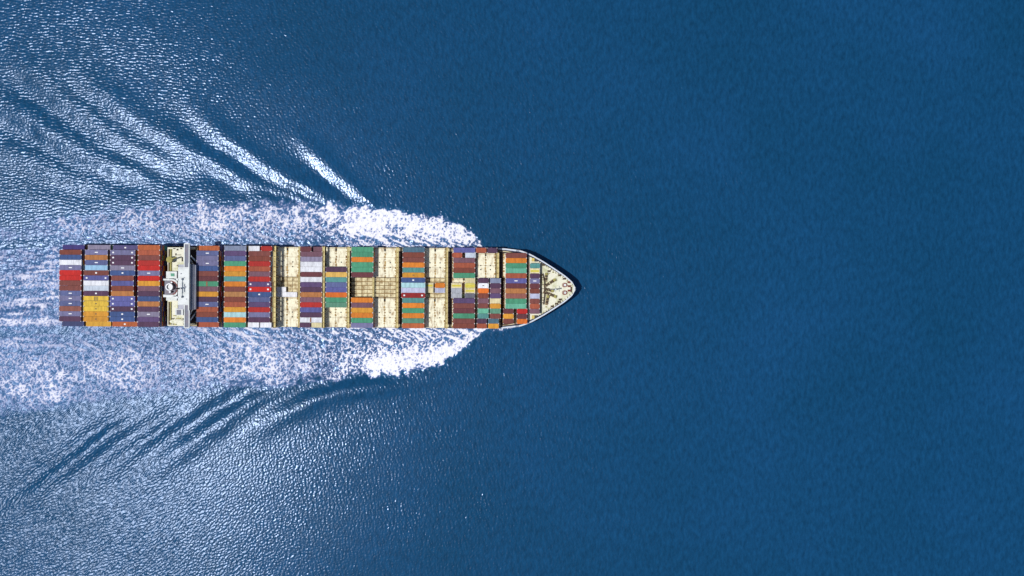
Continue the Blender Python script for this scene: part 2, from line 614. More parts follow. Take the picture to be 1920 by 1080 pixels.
hm = MB()
lev = 6
rows = []
for x in stations:
    zt = rail_z(x)
    r = []
    for k in range(lev):
        t = k / (lev - 1)
        z = -6 + (zt + 6) * t
        q = max(0.0, z / zt)
        h = hb_w(x) + (hb(x) - hb_w(x)) * q ** 1.6
        # the stem rakes: the waterline ends short of the rail
        r.append((x, h, z))
    rows.append(r)
vs, fs = [], []
for r in rows:
    vs += [(x, h, z) for x, h, z in r] + [(x, -h, z) for x, h, z in r]
n_ = lev * 2
for i in range(len(rows) - 1):
    for k in range(lev - 1):
        a = i * n_ + k
        fs.append((a, a + n_, a + n_ + 1, a + 1))
        c = i * n_ + lev + k
        fs.append((c, c + 1, c + n_ + 1, c + n_))
fs.append(tuple(range(0, lev)) + tuple(range(2 * lev - 1, lev - 1, -1)))
hm.add(vs, fs)
hull = hm.build("hull", M['hull'], ship)

# main deck and forecastle deck follow the rail
xs_m = [x for x in stations if x < px2x(1013, 13)] + [px2x(1013, 13)]
dm = MB()
pts = [(x, hb(x) - 0.15) for x in xs_m]
dm.prism(pts + [(x, -y) for x, y in reversed(pts)], DECK - 0.5, DECK)
dm.build("main_deck", M['deck'], ship)
for s in (1, -1):
    sd = MB()
    for i in range(len(xs_m) - 1):
        a, b_ = xs_m[i], xs_m[i + 1]
        ya, yb = hb(a), hb(b_)
        sd.add([(a, s * (ya - 0.3), DECK + 0.03), (b_, s * (yb - 0.3), DECK + 0.03), (b_, s * (yb - 1.7), DECK + 0.03), (a, s * (ya - 1.7), DECK + 0.03)], [(0, 1, 2, 3)])
    sd.build("side_walkway", M['side'], ship)
xs_f = [px2x(990, 14)] + [x for x in stations if px2x(990, 14) < x < BOWX - 0.2] + [BOWX - 0.2]
fm = MB()
pts = [(x, max(hb(x) - 0.2, 0.05)) for x in xs_f]
fm.prism(pts + [(x, -y) for x, y in reversed(pts)], DECK + 0.05, FORE)
fm.build("forecastle_deck", M['fore'], ship)

bw = MB()
xs_b = [x for x in stations if x > px2x(930, 12)]
for s in (1, -1):
    for i in range(len(xs_b) - 1):
        a, c = xs_b[i], xs_b[i + 1]
        za, zc = rail_z(a), rail_z(c)
        wa, wc = 0.75, 0.75
        oa, oc = hb(a) + 0.04, hb(c) + 0.04
        ia, ic = max(oa - wa, 0.0), max(oc - wc, 0.0)
        q = [(a, s * oa, za + 0.02), (c, s * oc, zc + 0.02), (c, s * ic, zc + 0.02), (a, s * ia, za + 0.02),
             (a, s * oa, za - 1.3), (c, s * oc, zc - 1.3), (c, s * ic, zc - 0.25), (a, s * ia, za - 0.25)]
        bw.add(q, [(0, 1, 2, 3), (0, 4, 5, 1), (2, 6, 7, 3), (4, 5, 6, 7), (0, 3, 7, 4), (1, 2, 6, 5)])
bw.build("bulwark", M['bulwark'], ship)
for s in (1, -1):
    x = px2x(1003, 14)
    while x < px2x(1074, 14):
        st = MB()
        y = hb(x) - 0.7
        sl = (hb(x + .5) - hb(x - .5))
        st.add([(x - .1, s * y, FORE), (x + .1, s * y, FORE), (x + .1 - .3, s * (y - 1.0), FORE), (x - .1 - .3, s * (y - 1.0), FORE),
                (x - .1, s * y, FORE + .95), (x + .1, s * y, FORE + .95), (x + .1 - .3, s * (y - 1.0), FORE + .1), (x - .1 - .3, s * (y - 1.0), FORE + .1)],
               [(0, 3, 2, 1), (4, 5, 6, 7), (0, 1, 5, 4), (1, 2, 6, 5), (2, 3, 7, 6), (3, 0, 4, 7)])
        st.build("bulwark_stay", M['brown'], ship)
        x += 1.15

# ------------------------------------------------------------------ hatches
def hatch(p0, p1, r0, r1, top=Z0, grid=False):
    """one hatch cover over rows r0..r1 (counted from the port side)"""
    xa, xb = px2x(p0, top), px2x(p1, top)
    ya, yb = (8 - r0) * PITCH - 0.08, (8 - r1 - 1) * PITCH + 0.08
    q = MB()
    h = 0.55
    q.box(xa, xb, yb, ya, top - h, top - 0.10, 1)
    L = xb - xa
    W = ya - yb
    if not grid:
        nx_, ny_ = 2, max(2, int(round(W / 5)))
        for i in range(nx_):
            for j in range(ny_):
                q.box(xa + L * i / nx_ + 0.10, xa + L * (i + 1) / nx_ - 0.10, yb + W * j / ny_ + 0.05, yb + W * (j + 1) / ny_ - 0.05, top - 0.09, top, 0)
        for u0, u1 in ((0.0, .055), (.465, .535), (.945, 1.0)):
            for j in range(int(W / 1.3)):
                cy = yb + (j + .5) * W / int(W / 1.3)
                e = random.uniform(.25, 1.0) * .65
                c0 = random.uniform(-.2, .2)
                if random.random() < .75:
                    q.box(xa + L * u0 - (0 if u0 == 0 else c0), xa + L * u1 - c0 * (0 if u1 == 1 else 1), cy - e, cy + e, top + .001 - .004 * 0, top + .004 + .0005 * j, 3)
        # twistlock sockets in rows and the lifting eyes round the middle
        for u in (0.26, 0.74):
            for v in (0.34, 0.5):
                cx, cy = xa + L * u, yb + W * v
                q.box(cx - .28, cx + .28, cy - .28, cy + .28, top + .005, top + .10, 2)
        for j in range(int(W / PITCH) + 1):
            cy = yb + 0.15 + j * (W - 0.3) / int(W / PITCH)
            for u in (0.015, 0.47, 0.53, 0.985):
                cx = xa + L * u
                q.box(cx - .16, cx + .16, cy - .16, cy + .16, top + .005, top + .16, 1)
        q.box(xa, xb, ya - 0.55, ya - 0.38, top + 0.005, top + 0.14, 1)
        q.box(xa + L * .46, xa + L * .54, ya - W * .12, ya - W * .03, top + .004, top + .12, 2)
    else:
        for j in range(5):
            cy = yb + W * (j + .5) / 5
            for u0, u1 in ((0.02, 0.245), (0.262, 0.482), (0.518, 0.738), (0.755, 0.98)):
                q.box(xa + L * u0, xa + L * u1, cy - W * .082, cy + W * .082, top - 0.09, top + 0.25, 0)
            q.box(xa + L * .235, xa + L * .265, cy - W * .03, cy + W * .03, top, top + 0.12, 2)
            q.box(xa + L * .735, xa + L * .765, cy - W * .03, cy + W * .03, top, top + 0.12, 2)
    mats = [M['grid'] if grid else M['cover'], M['rust'], M['socket'], M['stain']]
    o = q.build("hatch_cover", mats, ship)
    # coaming below
    c = MB()
    c.box(xa + .1, xb - .1, yb + .1, ya - .1, DECK + 0.04, top - h - 0.01)
    c.build("hatch_coaming", M['dark'], ship)
    return o


bare = [(517.5, 559.5), (609, 650.5), (700.5, 742.5), (796.0, 835)]
for a, c in bare:
    hatch(a, c, 0, 5)
    hatch(a, c, 6, 9, Z0 - 0.5, True)
    hatch(a, c, 10, 15)
hatch(891.5, 929, 1, 5, Z0 + 2.6)
hatch(891.5, 939, 6, 15)
# the hatches under the box stacks
for a, c in [(158, 206), (207, 255), (259, 300), (369, 410), (421, 462), (466, 507), (563, 604), (755, 795.6), (848, 891), (943, 989)]:
    w = 1 if a > 940 else 0
    hatch(a, c, w, 5)
    hatch(a, c, 6, 9)
    hatch(a, c, 10, 15 - w)
hatch(658.5, 699.8, 0, 5)
hatch(658.5, 699.0, 6, 9, Z0 - 1.8, True)
hatch(658.5, 699.8, 10, 15)


def lashing(p, width, ztop, r0=0, r1=15, mat='bridge'):
    q = MB()
    x = px2x(p, ztop)
    ya, yb = (8 - r0) * PITCH + 0.1, (7 - r1) * PITCH - 0.1
    q.box(x - width / 2, x + width / 2, yb, ya, ztop - 0.12, ztop, 0)
    for s in (-1, 1):
        q.box(x + s * width / 2 - .06, x + s * width / 2 + .06, yb, ya, ztop + 0.95, ztop + 1.05, 0)
    for i in range(r0, r1 + 2):
        y = (8 - i) * PITCH
        for s in (-1, 1):
            q.box(x + s * (width / 2 - .12) - .12, x + s * (width / 2 - .12) + .12, y - .12, y + .12, DECK + .04, ztop + 0.94, 0)
        q.box(x - width / 2 + .05, x + width / 2 - .05, y - .18, y + .18, ztop + .004, ztop + .25, 1)
    q.build("lashing_bridge", [M[mat], M['rust']], ship)


lashing(514.8, 1.25, 22.0)
lashing(561.0, 0.6, 14.4)
lashing(606.6, 0.95, 18.4)
lashing(653.2, 1.0, 18.4)
lashing(700.2, 0.7, 14.0, 6, 9)
lashing(745.0, 1.0, 15.2)
lashing(837.8, 0.95, 15.2)
lashing(933.0, 1.1, 15.6, 1, 5)
for p in (155, 204.5, 256.5, 415, 463.8):
    lashing(p, 0.6, 17.0, 0, 15, 'dark')

# ------------------------------------------------------------------ bridge house and funnel
ZB = 37.0       # wheelhouse roof


def at(px, py, z):
    """ship coordinates of a spot at height z"""
    x, y = px2w(px, py, z)
    v = Matrix.Rotation(-ROT, 3, 'Z') @ (Vector((x, y, 0)) - Vector((0, -0.2, 0)))
    return v.x, v.y


def rect(q, p0, p1, y0, y1, z0, z1, mi=0):
    a = at(p0, y1, z1)
    c = at(p1, y0, z1)
    q.box(a[0], c[0], a[1], c[1], z0, z1, mi)


# accommodation block (> windows, roof fittings)
q = MB()
rect(q, 334, 355.0, 496, 580, DECK + .05, ZB - 3.2)
rect(q, 355.2, 362.6, 496, 581, DECK + .05, ZB - 4.0)
rect(q, 362.8, 366.6, 497, 580, DECK + .05, ZB - 5.6)
for k in range(4):
    rect(q, 357.0 + k * 1.5, 357.4 + k * 1.5, 497, 580, ZB - 3.99, ZB - 3.9)
acc = q.build("accommodation_block", M['greywall'], ship)
q = MB()
xw = at(366.6, 540, ZB - 5.6)[0]
for lv in range(4):
    for j in range(14):
        y = -10.0 + j * 1.55
        zc = 17 + lv * 2.8
        q.box(xw + 0.004, xw + 0.05, y - .35, y + .35, zc, zc + .8)
q.build("window", M['glass'], acc)
q = MB()
rect(q, 333.5, 353.0, 501, 572, ZB - 3.15, ZB)
wh = q.build("wheelhouse", M['white'], ship)
q = MB()
rect(q, 352.5, 355.0, 494, 582, ZB - 3.1, ZB + 0.1)
q.build("window_visor", M['white'], wh)
q = MB()
rect(q, 355.03, 355.3, 497, 579, ZB - 2.2, ZB - 1.0)
q.build("front_window", M['glass'], wh)
for p0, p1, y0, y1, zt, nm_ in ((335, 352, 502.85, 503.15, .12, "roof_cable_tray"), (335, 352, 535.85, 536.15, .12, "roof_cable_tray"), (335, 352, 570.85, 571.15, .12, "roof_cable_tray"),
                                (346, 347.6, 537, 539.5, .9, "roof_locker"), (338, 339.5, 512, 514, .7, "roof_locker"), (348.5, 350, 560, 561.6, .6, "roof_locker"), (340, 341.2, 556, 558.5, .8, "roof_vent"), (344, 345, 520, 521, 1.0, "roof_vent")):
    q = MB()
    rect(q, p0, p1, y0, y1, ZB + .004, ZB + zt)
    q.build(nm_, M['greywall'], wh)

# radar mast with its arms
q = MB()
bx, by = at(337, 541, ZB)
q.tube((bx, by, ZB), (bx, by, ZB + 9), .45, 0, 10, .25)
q.tube((bx, by - 4.5, ZB + 5.0), (bx, by + 4.5, ZB + 5.0), .16)
q.tube((bx - .3, by - 2.6, ZB + 7.4), (bx - .3, by + 2.6, ZB + 7.4), .12)
q.box(bx + .3, bx + 1.7, by - .25, by + .25, ZB + 4.0, ZB + 4.4)
mast = q.build("radar_mast", M['dark'], ship)
q = MB()
q.box(bx + 1.0, bx + 1.4, by - 1.9, by + 1.9, ZB + 4.45, ZB + 4.8)
q.build("radar_scanner", M['silver'], mast)
for dy in (-4.2, 4.2):
    q = MB()
    q.ring((bx, by + dy), 0.02, .55, ZB + 5.2, ZB + 6.2, 0, 14)
    q.build("satellite_dome", M['white'], mast)

# bridge wings: white rails round a grey walk
for y0, y1 in ((457, 500.8), (572.2, 615)):
    q = MB()
    rect(q, 345.6, 355.0, y0, y1, ZB - 3.55, ZB - 2.3)
    wing = q.build("bridge_wing", M['greyroof'], ship)
    q = MB()
    rect(q, 344.6, 346.6, y0 - .6, y1, ZB - 3.61, ZB - 1.9)
    rect(q, 353.6, 355.4, y0 - .6, y1, ZB - 3.61, ZB - 1.9)
    ye = y0 if y0 < 500 else y1
    rect(q, 346.6, 353.6, ye - 1.0, ye + .8, ZB - 3.61, ZB - 1.9)
    q.build("wing_rail", M['white'], wing)
    q = MB()
    s = 1 if y0 < 500 else -1
    ya = at(355, 484 if s > 0 else 596, ZB - 4)[1]
    x0 = at(352, 540, ZB - 4)[0]
    for dx, dy in ((0.6, 0), (3.0, 1.0)):
        q.tube((x0 + dx, s * 10.6, ZB - 16), (x0 + dx * .5, ya + s * dy, ZB - 3.7), .32)
    q.box(x0 - 1, x0 - .6, min(s * 18.6, s * 19.0), max(s * 18.6, s * 19.0), DECK + .05, ZB - 3.65)
    q.build("wing_support", M['white'], wing)

# lower decks either side of the house
ZD = 24.0
q = MB()
rect(q, 314, 345.0, 464, 496, ZD - 3, ZD)
rect(q, 314, 345.0, 580, 611, ZD - 3, ZD)
rect(q, 314, 333.8, 496, 580, ZD - 3, ZD - .005)
boatdeck = q.build("boat_deck", M['fore'], ship)
q = MB()
for a, c in ((464, 496), (580, 611)):
    rect(q, 316, 343.0, a + 1.5, c - 1.5, DECK + .05, ZD - 3.01)
rect(q, 316, 333, 496, 580, DECK + .05, ZD - 3.01)
q.build("deckhouse_wall", M['greywall'], boatdeck)
for p0, p1, y0, y1, zt, mt_ in ((315.5, 318, 467, 509, .5, 'brown'), (318.3, 321.5, 467, 509, .9, 'olive'), (315.5, 318, 566, 609, .5, 'brown'), (318.3, 320.8, 566, 609, .9, 'olive')):
    q = MB()
    rect(q, p0, p1, y0, y1, ZD + .004, ZD + zt)
    q.build("vent_trunk", M[mt_], boatdeck)
q = MB()
for px_, py_, w_, h_ in ((326, 466, 3, 1.6), (332, 468, 2, 3), (339, 466, 2.4, 2.4), (329, 477, 1, 4), (335, 478, 6, .8), (341, 486, 1, 8), (328, 490, 3, 1), (333, 498, 4, 1.3), (336, 505, 2, 2)):
    q = MB()
    rect(q, px_ - w_ / 2, px_ + w_ / 2, py_ - h_ / 2, py_ + h_ / 2, ZD + .004, ZD + 1.0)
    q.build("deck_locker", M['brown'], boatdeck)
for px_, py_, w_, h_ in ((327, 592, 5, 1.5), (334, 597, 9, 1.3), (331, 602, 10, 1), (338, 606, 7, 1.4), (328, 608, 5, 2)):
    q = MB()
    rect(q, px_ - w_ / 2, px_ + w_ / 2, py_ - h_ / 2, py_ + h_ / 2, ZD + .004, ZD + .8)
    q.build("deck_locker", M['olive'], boatdeck)
q = MB()
rect(q, 328, 343, 578.5, 591, ZD + .004, ZD + 2.6)
eh = q.build("vent_house", M['white'], ship)
q = MB()
rect(q, 331, 339.5, 581, 590, ZD + 2.61, ZD + 2.75)
q.build("vent_grating", M['greyroof'], eh)

# provision crane beside the funnel
q = MB()
cx, cy = at(321.5, 487, ZD)
q.tube((cx, cy, ZD), (cx, cy, ZD + 5), .9, 0, 12)
q.tube((cx, cy, ZD + 5), (cx + 3.6, cy + 1.1, ZD + 5.6), .35)
q.ring((cx, cy), .9, 1.5, ZD + 4.2, ZD + 4.9, 0, 16)
q.build("provision_crane", M['olive'], ship)

# lifeboats in their davits
for py_ in (474, 603):
    q = MB()
    c0, c1 = at(333, py_, ZD + 2)
    pts = []
    for i in range(16):
        t = 2 * math.pi * i / 16
        pts.append((c0 + 4.0 * math.copysign(abs(math.cos(t)) ** .8, math.cos(t)), c1 + 1.1 * math.sin(t)))
    if py_ > 540:
        q.prism(pts, ZD + .6, ZD + 1.6)
        q.prism([(c0 + (x - c0) * .75, c1 + (y - c1) * .62) for x, y in pts], ZD + 1.61, ZD + 2.3)
        lb = q.build("lifeboat", M['fore'], ship)
        for dx in (-2.6, 2.6):
            q = MB()
            q.box(c0 + dx - .15, c0 + dx + .15, c1 - 1.6, c1 + 1.6, ZD + .01, ZD + .5)
            q.box(c0 + dx - .15, c0 + dx + .15, c1 + 1.25, c1 + 1.6, ZD + .51, ZD + 3.0)
            q.build("davit", M['brown'], lb)

# funnel: a rounded casing with rust-red rim and silver uptake, open at the top
ZF = 34.0
fxc, fyc = at(319.5, 540, ZF)
q = MB()
q.ring((fxc, fyc), 3.6, 4.4, ZD, ZF, 0, 26, -math.pi / 2, math.pi / 2)
q.box(fxc - 3.4, fxc, fyc + 3.6, fyc + 4.4, ZD, ZF - .01, 0)
q.box(fxc - 3.4, fxc, fyc - 4.4, fyc - 3.6, ZD, ZF - .01, 0)
fun = q.build("funnel", M['white'], ship)
q = MB()
q.ring((fxc, fyc), 3.0, 3.59, ZD + .2, ZF - .6, 0, 26, -math.pi / 2, math.pi / 2)
q.build("funnel_lining", M['red'], fun)
q = MB()
q.box(fxc - 3.38, fxc + 2.9, fyc - 3.55, fyc + 3.55, ZD + .01, ZF - 2.8)
q.build("funnel_floor", M['greyroof'], fun)
q = MB()
q.ring((fxc - .5, fyc + .5), 1.2, 1.75, ZF - 2.8, ZF + .9, 0, 24)
q.tube((fxc - .5, fyc + .5, ZF - 2.0), (fxc - .5, fyc + .5, ZF - .6), 1.19, 0, 20)
q.build("exhaust_uptake", M['silver'], fun)
for dx, dy, r_ in ((-.2, -1.9, .5), (.6, 2.7, .4)):
    q = MB()
    q.tube((fxc + dx, fyc + dy, ZF - 2.8), (fxc + dx, fyc + dy, ZF + .5), r_, 0, 14)
    q.build("exhaust_pipe", M['silver'], fun)
for p0, p1, y0, y1, zt in ((306, 326, 552.6, 555.2, ZF + .6), (306, 318, 522.6, 524.4, ZF + .3)):
    q = MB()
    rect(q, p0, p1, y0, y1, ZF - 8, zt)
    q.build("funnel_wing", M['white'], fun)
q = MB()
rect(q, 311.5, 331.5, 509, 522, ZD + .004, ZF - 4)
rect(q, 311.5, 331.5, 556, 563.5, ZD + .004, ZF - 4)
rect(q, 326, 333.6, 521.9, 557, ZD + .004, ZF - 3.6)
cas = q.build("engine_casing", M['white'], ship)
q = MB()
rect(q, 320, 326.8, 512.6, 518, ZF - 3.99, ZF - 3.7)
q.build("skylight_hatch", M['green'], cas)

# ------------------------------------------------------------------ forecastle gear
def gear(name, mat, boxes, parent=ship):
    q = MB()
    for p0, p1, y0, y1, z0, z1 in boxes:
        rect(q, p0, p1, y0, y1, z0, z1)
    return q.build(name, M[mat], parent)


# breakwater: a low bent wall
q = MB()
for (pa, ya), (pb, yb) in (((1016.5, 513), (1020, 528)), ((1020, 528), (1020, 555)), ((1020, 555), (1018, 571))):
    a, c = at(pa, ya, FORE + 2), at(pb, yb, FORE + 2)
    q.prism([(a[0], a[1]), (c[0], c[1]), (c[0] + .35, c[1]), (a[0] + .35, a[1])][::-1], FORE, FORE + 2.2)
    for t in (.2, .5, .8):
        x, y = a[0] + (c[0] - a[0]) * t, a[1] + (c[1] - a[1]) * t
        q.add([(x - .02, y - .12, FORE), (x - 1.3, y - .12, FORE), (x - .02, y - .12, FORE + 2), (x - .02, y + .12, FORE), (x - 1.3, y + .12, FORE), (x - .02, y + .12, FORE + 2)],
              [(0, 1, 2), (3, 5, 4), (0, 3, 4, 1), (1, 4, 5, 2), (0, 2, 5, 3)])
q.build("breakwater", M['brown'], ship)
q = MB()
rect(q, 1013, 1016, 512, 585, FORE + .004, FORE + .35)
q.build("deck_strip", M['side'], ship)


def winch(p, y, ang, L, name="mooring_winch"):
    q = MB()
    cx, cy = at(p, y, FORE + 1)
    d = Vector((math.cos(ang), math.sin(ang), 0))
    n_ = Vector((-d.y, d.x, 0))
    c = Vector((cx, cy, FORE + 1.0))
    base = [c - d * L - n_ * .8, c + d * L - n_ * .8, c + d * L + n_ * .8, c - d * L + n_ * .8]
    q.prism([(v.x, v.y) for v in base], FORE, FORE + .3, 0)
    q.tube(c - d * L, c + d * L, .16, 0)
    w = q.build(name, M['side'], ship)
    q = MB()
    for t in (-.62, .05):
        q.tube(c + d * L * t, c + d * L * (t + .42), .55, 0, 14)
        q.tube(c + d * L * (t - .03), c + d * L * t, .85, 0, 16)
        q.tube(c + d * L * (t + .42), c + d * L * (t + .45), .85, 0, 16)
    q.build("drum", M['brown'], w)
    q = MB()
    e = c + d * L * .75
    q.box(e.x - .6, e.x + .6, e.y - .6, e.y + .6, FORE + .31, FORE + 1.7)
    q.build("winch_motor", M['olive'], w)
    return w


winch(1031, 530.5, math.radians(32), 3.6)
winch(1031.5, 552.0, math.radians(-22), 3.6)
winch(1024, 520, math.radians(85), 2.2)
winch(1026, 563, math.radians(80), 2.4)
winch(1029, 543.5, math.radians(-12), 2.4)
# anchor windlass chain stoppers: dark-red rings with pale caps
for py_ in (534.5, 548.8):
    cx, cy = at(1059.5, py_, FORE + 1)
    q = MB()
    q.ring((cx, cy), .65, 1.05, FORE + .01, FORE + .9, 0, 22)
    q.ring((cx - .35, cy), 1.0, 1.15, FORE + .01, FORE + .5, 0, 22, math.pi / 2, 3 * math.pi / 2)
    cp = q.build("capstan", M['red'], ship)
    q = MB()
    q.ring((cx, cy), 0.01, .62, FORE + .01, FORE + 1.0, 0, 18)
    q.build("capstan_head", M['white'], cp)
for px_, py_ in ((1065.5, 529.5), (1065.8, 537), (1065.8, 545.3), (1057, 523), (1048, 516.5), (1049, 562), (1047, 566.5), (1042, 570), (1034, 575), (1028, 509), (1018, 497)):
    cx, cy = at(px_, py_, FORE)
    q = MB()
    q.tube((cx, cy, FORE), (cx, cy, FORE + .9), .32, 0, 12)
    q.tube((cx + .8, cy + .3, FORE), (cx + .8, cy + .3, FORE + .9), .32, 0, 12)
    q.box(cx - .4, cx + 1.2, cy - .35, cy + .6, FORE + .003, FORE + .12)
    q.build("bollard", M['red'] if px_ > 1060 else M['brown'], ship)
q = MB()
for px_, py_, w_ in ((1034, 506, 2.5), (1037, 510.5, 3), (1030, 513, 2), (1042, 512.5, 1.4), (1046, 517, 1.4), (1050, 519.5, 1.4), (1054, 523.5, 1.5), (1024, 575.5, 3), (1030, 578, 2.0), (1044, 569, 1.5), (1063, 527, 1.5), (1037, 572, 2)):
    q = MB()
    rect(q, px_ - w_ / 2, px_ + w_ / 2, py_ - w_ / 3, py_ + w_ / 3, FORE + .004, FORE + .7)
    q.build("deck_fitting", M['olive'], ship)
# foremast: a thin pole with ladder and light
cx, cy = at(1041, 543, FORE)
q = MB()
q.tube((cx, cy, FORE), (cx, cy, FORE + 11), .45, 0, 12, .2)
q.tube((cx, cy - 1.4, FORE + 8), (cx, cy + 1.4, FORE + 8), .12)
q.tube((cx - 3.0, cy + .2, FORE), (cx, cy, FORE + 8), .16)
fmast = q.build("foremast", M['silver'], ship)
q = MB()
q.box(cx - .3, cx + .3, cy - .3, cy + .3, FORE + 11.01, FORE + 11.7)
q.build("mast_light", M['white'], fmast)
gear("bow_grating", 'brown', [(1069.5, 1073, 537.5, 548, FORE + .004, FORE + .25)])
gear("bow_platform", 'white', [(1075, 1078, 537, 546, FORE + .004, FORE + 1.0)])
for py_ in (487, 594.5):
    q = MB()
    rect(q, 997, 1002, py_ - 3, py_ + 3, FORE + .004, FORE + 1.4)
    rl = q.build("hose_reel", M['yellow'], ship)
    q = MB()
    rect(q, 1002.1, 1008, py_ - 3.2, py_ + 3.4, FORE + .004, FORE + 1.0)
    q.build("reel_cover", M['black'], rl)
# aft mooring deck gear, under the overhang of the sternmost boxes
for y in (-14, -5, 5, 14):
    q = MB()
    q.tube((STERN + 3, y - 1.5, DECK + 1), (STERN + 3, y + 1.5, DECK + 1), .7, 0, 12)
    q.box(STERN + 2.2, STERN + 3.8, y - 1.9, y + 1.9, DECK + .04, DECK + .4)
    q.build("stern_winch", M['brown'], ship)

# ------------------------------------------------------------------ containers
PAL = {
    'indigo': (72, 56, 150), 'rust brown': (142, 70, 54), 'blue': (56, 92, 158), 'white': (240, 241, 246), 'lavender': (126, 124, 172),
    'bright red': (216, 32, 26), 'brown': (140, 74, 66), 'slate blue': (96, 108, 166), 'salmon brown': (160, 96, 84), 'plum': (92, 58, 90),
    'navy': (62, 74, 130), 'grey lilac': (150, 142, 168), 'tan orange': (206, 134, 74), 'sky blue': (152, 206, 242), 'periwinkle': (98, 100, 178),
    'pale grey': (206, 216, 228), 'yellow': (249, 206, 72), 'amber': (240, 168, 52), 'golden': (236, 178, 60), 'violet': (98, 88, 152),
    'rust orange': (205, 108, 58), 'red': (198, 42, 36), 'green': (60, 170, 124), 'orange': (246, 144, 40), 'mint': (96, 198, 160),
    'teal': (80, 164, 158), 'steel blue': (74, 124, 150), 'grey blue': (138, 152, 184), 'purple': (102, 72, 128), 'mauve': (134, 92, 108),
    'terracotta': (188, 94, 64), 'pale cyan': (172, 222, 226), 'pale lavender': (198, 202, 232), 'dark red': (164, 26, 30), 'maroon': (116, 56, 64),
    'cream': (240, 226, 176), 'silver': (190, 194, 202), 'grey': (116, 118, 136), 'deep orange': (248, 126, 36), 'sage green': (90, 160, 128),
    'tan': (200, 140, 84), 'yellow topped white': (238, 226, 120), 'pale yellow': (246, 198, 100),
}
GAIN = 0.84


def vivid(c, k=1.0):
    g = 0.3 * c[0] + 0.55 * c[1] + 0.15 * c[2]
    if c[2] > 1.3 * c[0]:
        k = k * 0.84
    return tuple(max(0.004, g + (v - g) * k) for v in c)



def container_material():
    m, nt, b = new_mat("container_paint")
    oi = nt.nodes.new("ShaderNodeObjectInfo")
    tc = nt.nodes.new("ShaderNodeTexCoord")
    mp = nt.nodes.new("ShaderNodeMapping")
    mp.inputs['Scale'].default_value = (1.0, 0.25, 0.4)
    nt.links.new(tc.outputs['Object'], mp.inputs[0])
    mul = nt.nodes.new("ShaderNodeMath")
    mul.operation = 'MULTIPLY'
    mul.inputs[1].default_value = 400.0
    nt.links.new(oi.outputs['Random'], mul.inputs[0])
    n = nt.nodes.new("ShaderNodeTexNoise")
    n.noise_dimensions = '4D'
    n.inputs['Scale'].default_value = 0.9
    n.inputs['Detail'].default_value = 6
    n.inputs['Roughness'].default_value = 0.65
    nt.links.new(mp.outputs[0], n.inputs['Vector'])
    nt.links.new(mul.outputs[0], n.inputs['W'])
    r = nt.nodes.new("ShaderNodeMapRange")
    r.inputs[1].default_value = 0.3
    r.inputs[2].default_value = 0.7
    r.inputs[3].default_value = 0.64
    r.inputs[4].default_value = 1.18
    nt.links.new(n.outputs[0], r.inputs[0])
    vm = nt.nodes.new("ShaderNodeVectorMath")
    vm.operation = 'SCALE'
    nt.links.new(oi.outputs['Color'], vm.inputs[0])
    nt.links.new(r.outputs[0], vm.inputs['Scale'])
    r3 = nt.nodes.new("ShaderNodeMapRange")
    r3.inputs[1].default_value = 0.60
    r3.inputs[2].default_value = 0.80
    r3.inputs[4].default_value = 0.55
    nt.links.new(n.outputs[0], r3.inputs[0])
    mx = nt.nodes.new("ShaderNodeMix")
    mx.data_type = 'RGBA'
    nt.links.new(r3.outputs[0], mx.inputs[0])
    nt.links.new(vm.outputs[0], mx.inputs['A'])
    mx.inputs['B'].default_value = (0.16, 0.10, 0.08, 1)
    nt.links.new(mx.outputs['Result'], b.inputs['Base Color'])
    b.inputs['Roughness'].default_value = 0.65
    b.inputs['Specular IOR Level'].default_value = 0.25
    return m


CM = container_material()
CAST = paint_mat("corner_casting", (206, 200, 196), 0.6)
MARKW = paint_mat("white_marking", (240, 240, 240), 0.6)
MARKD = paint_mat("dark_marking", (60, 48, 30), 0.6)
CW, CH = 2.40, 2.59


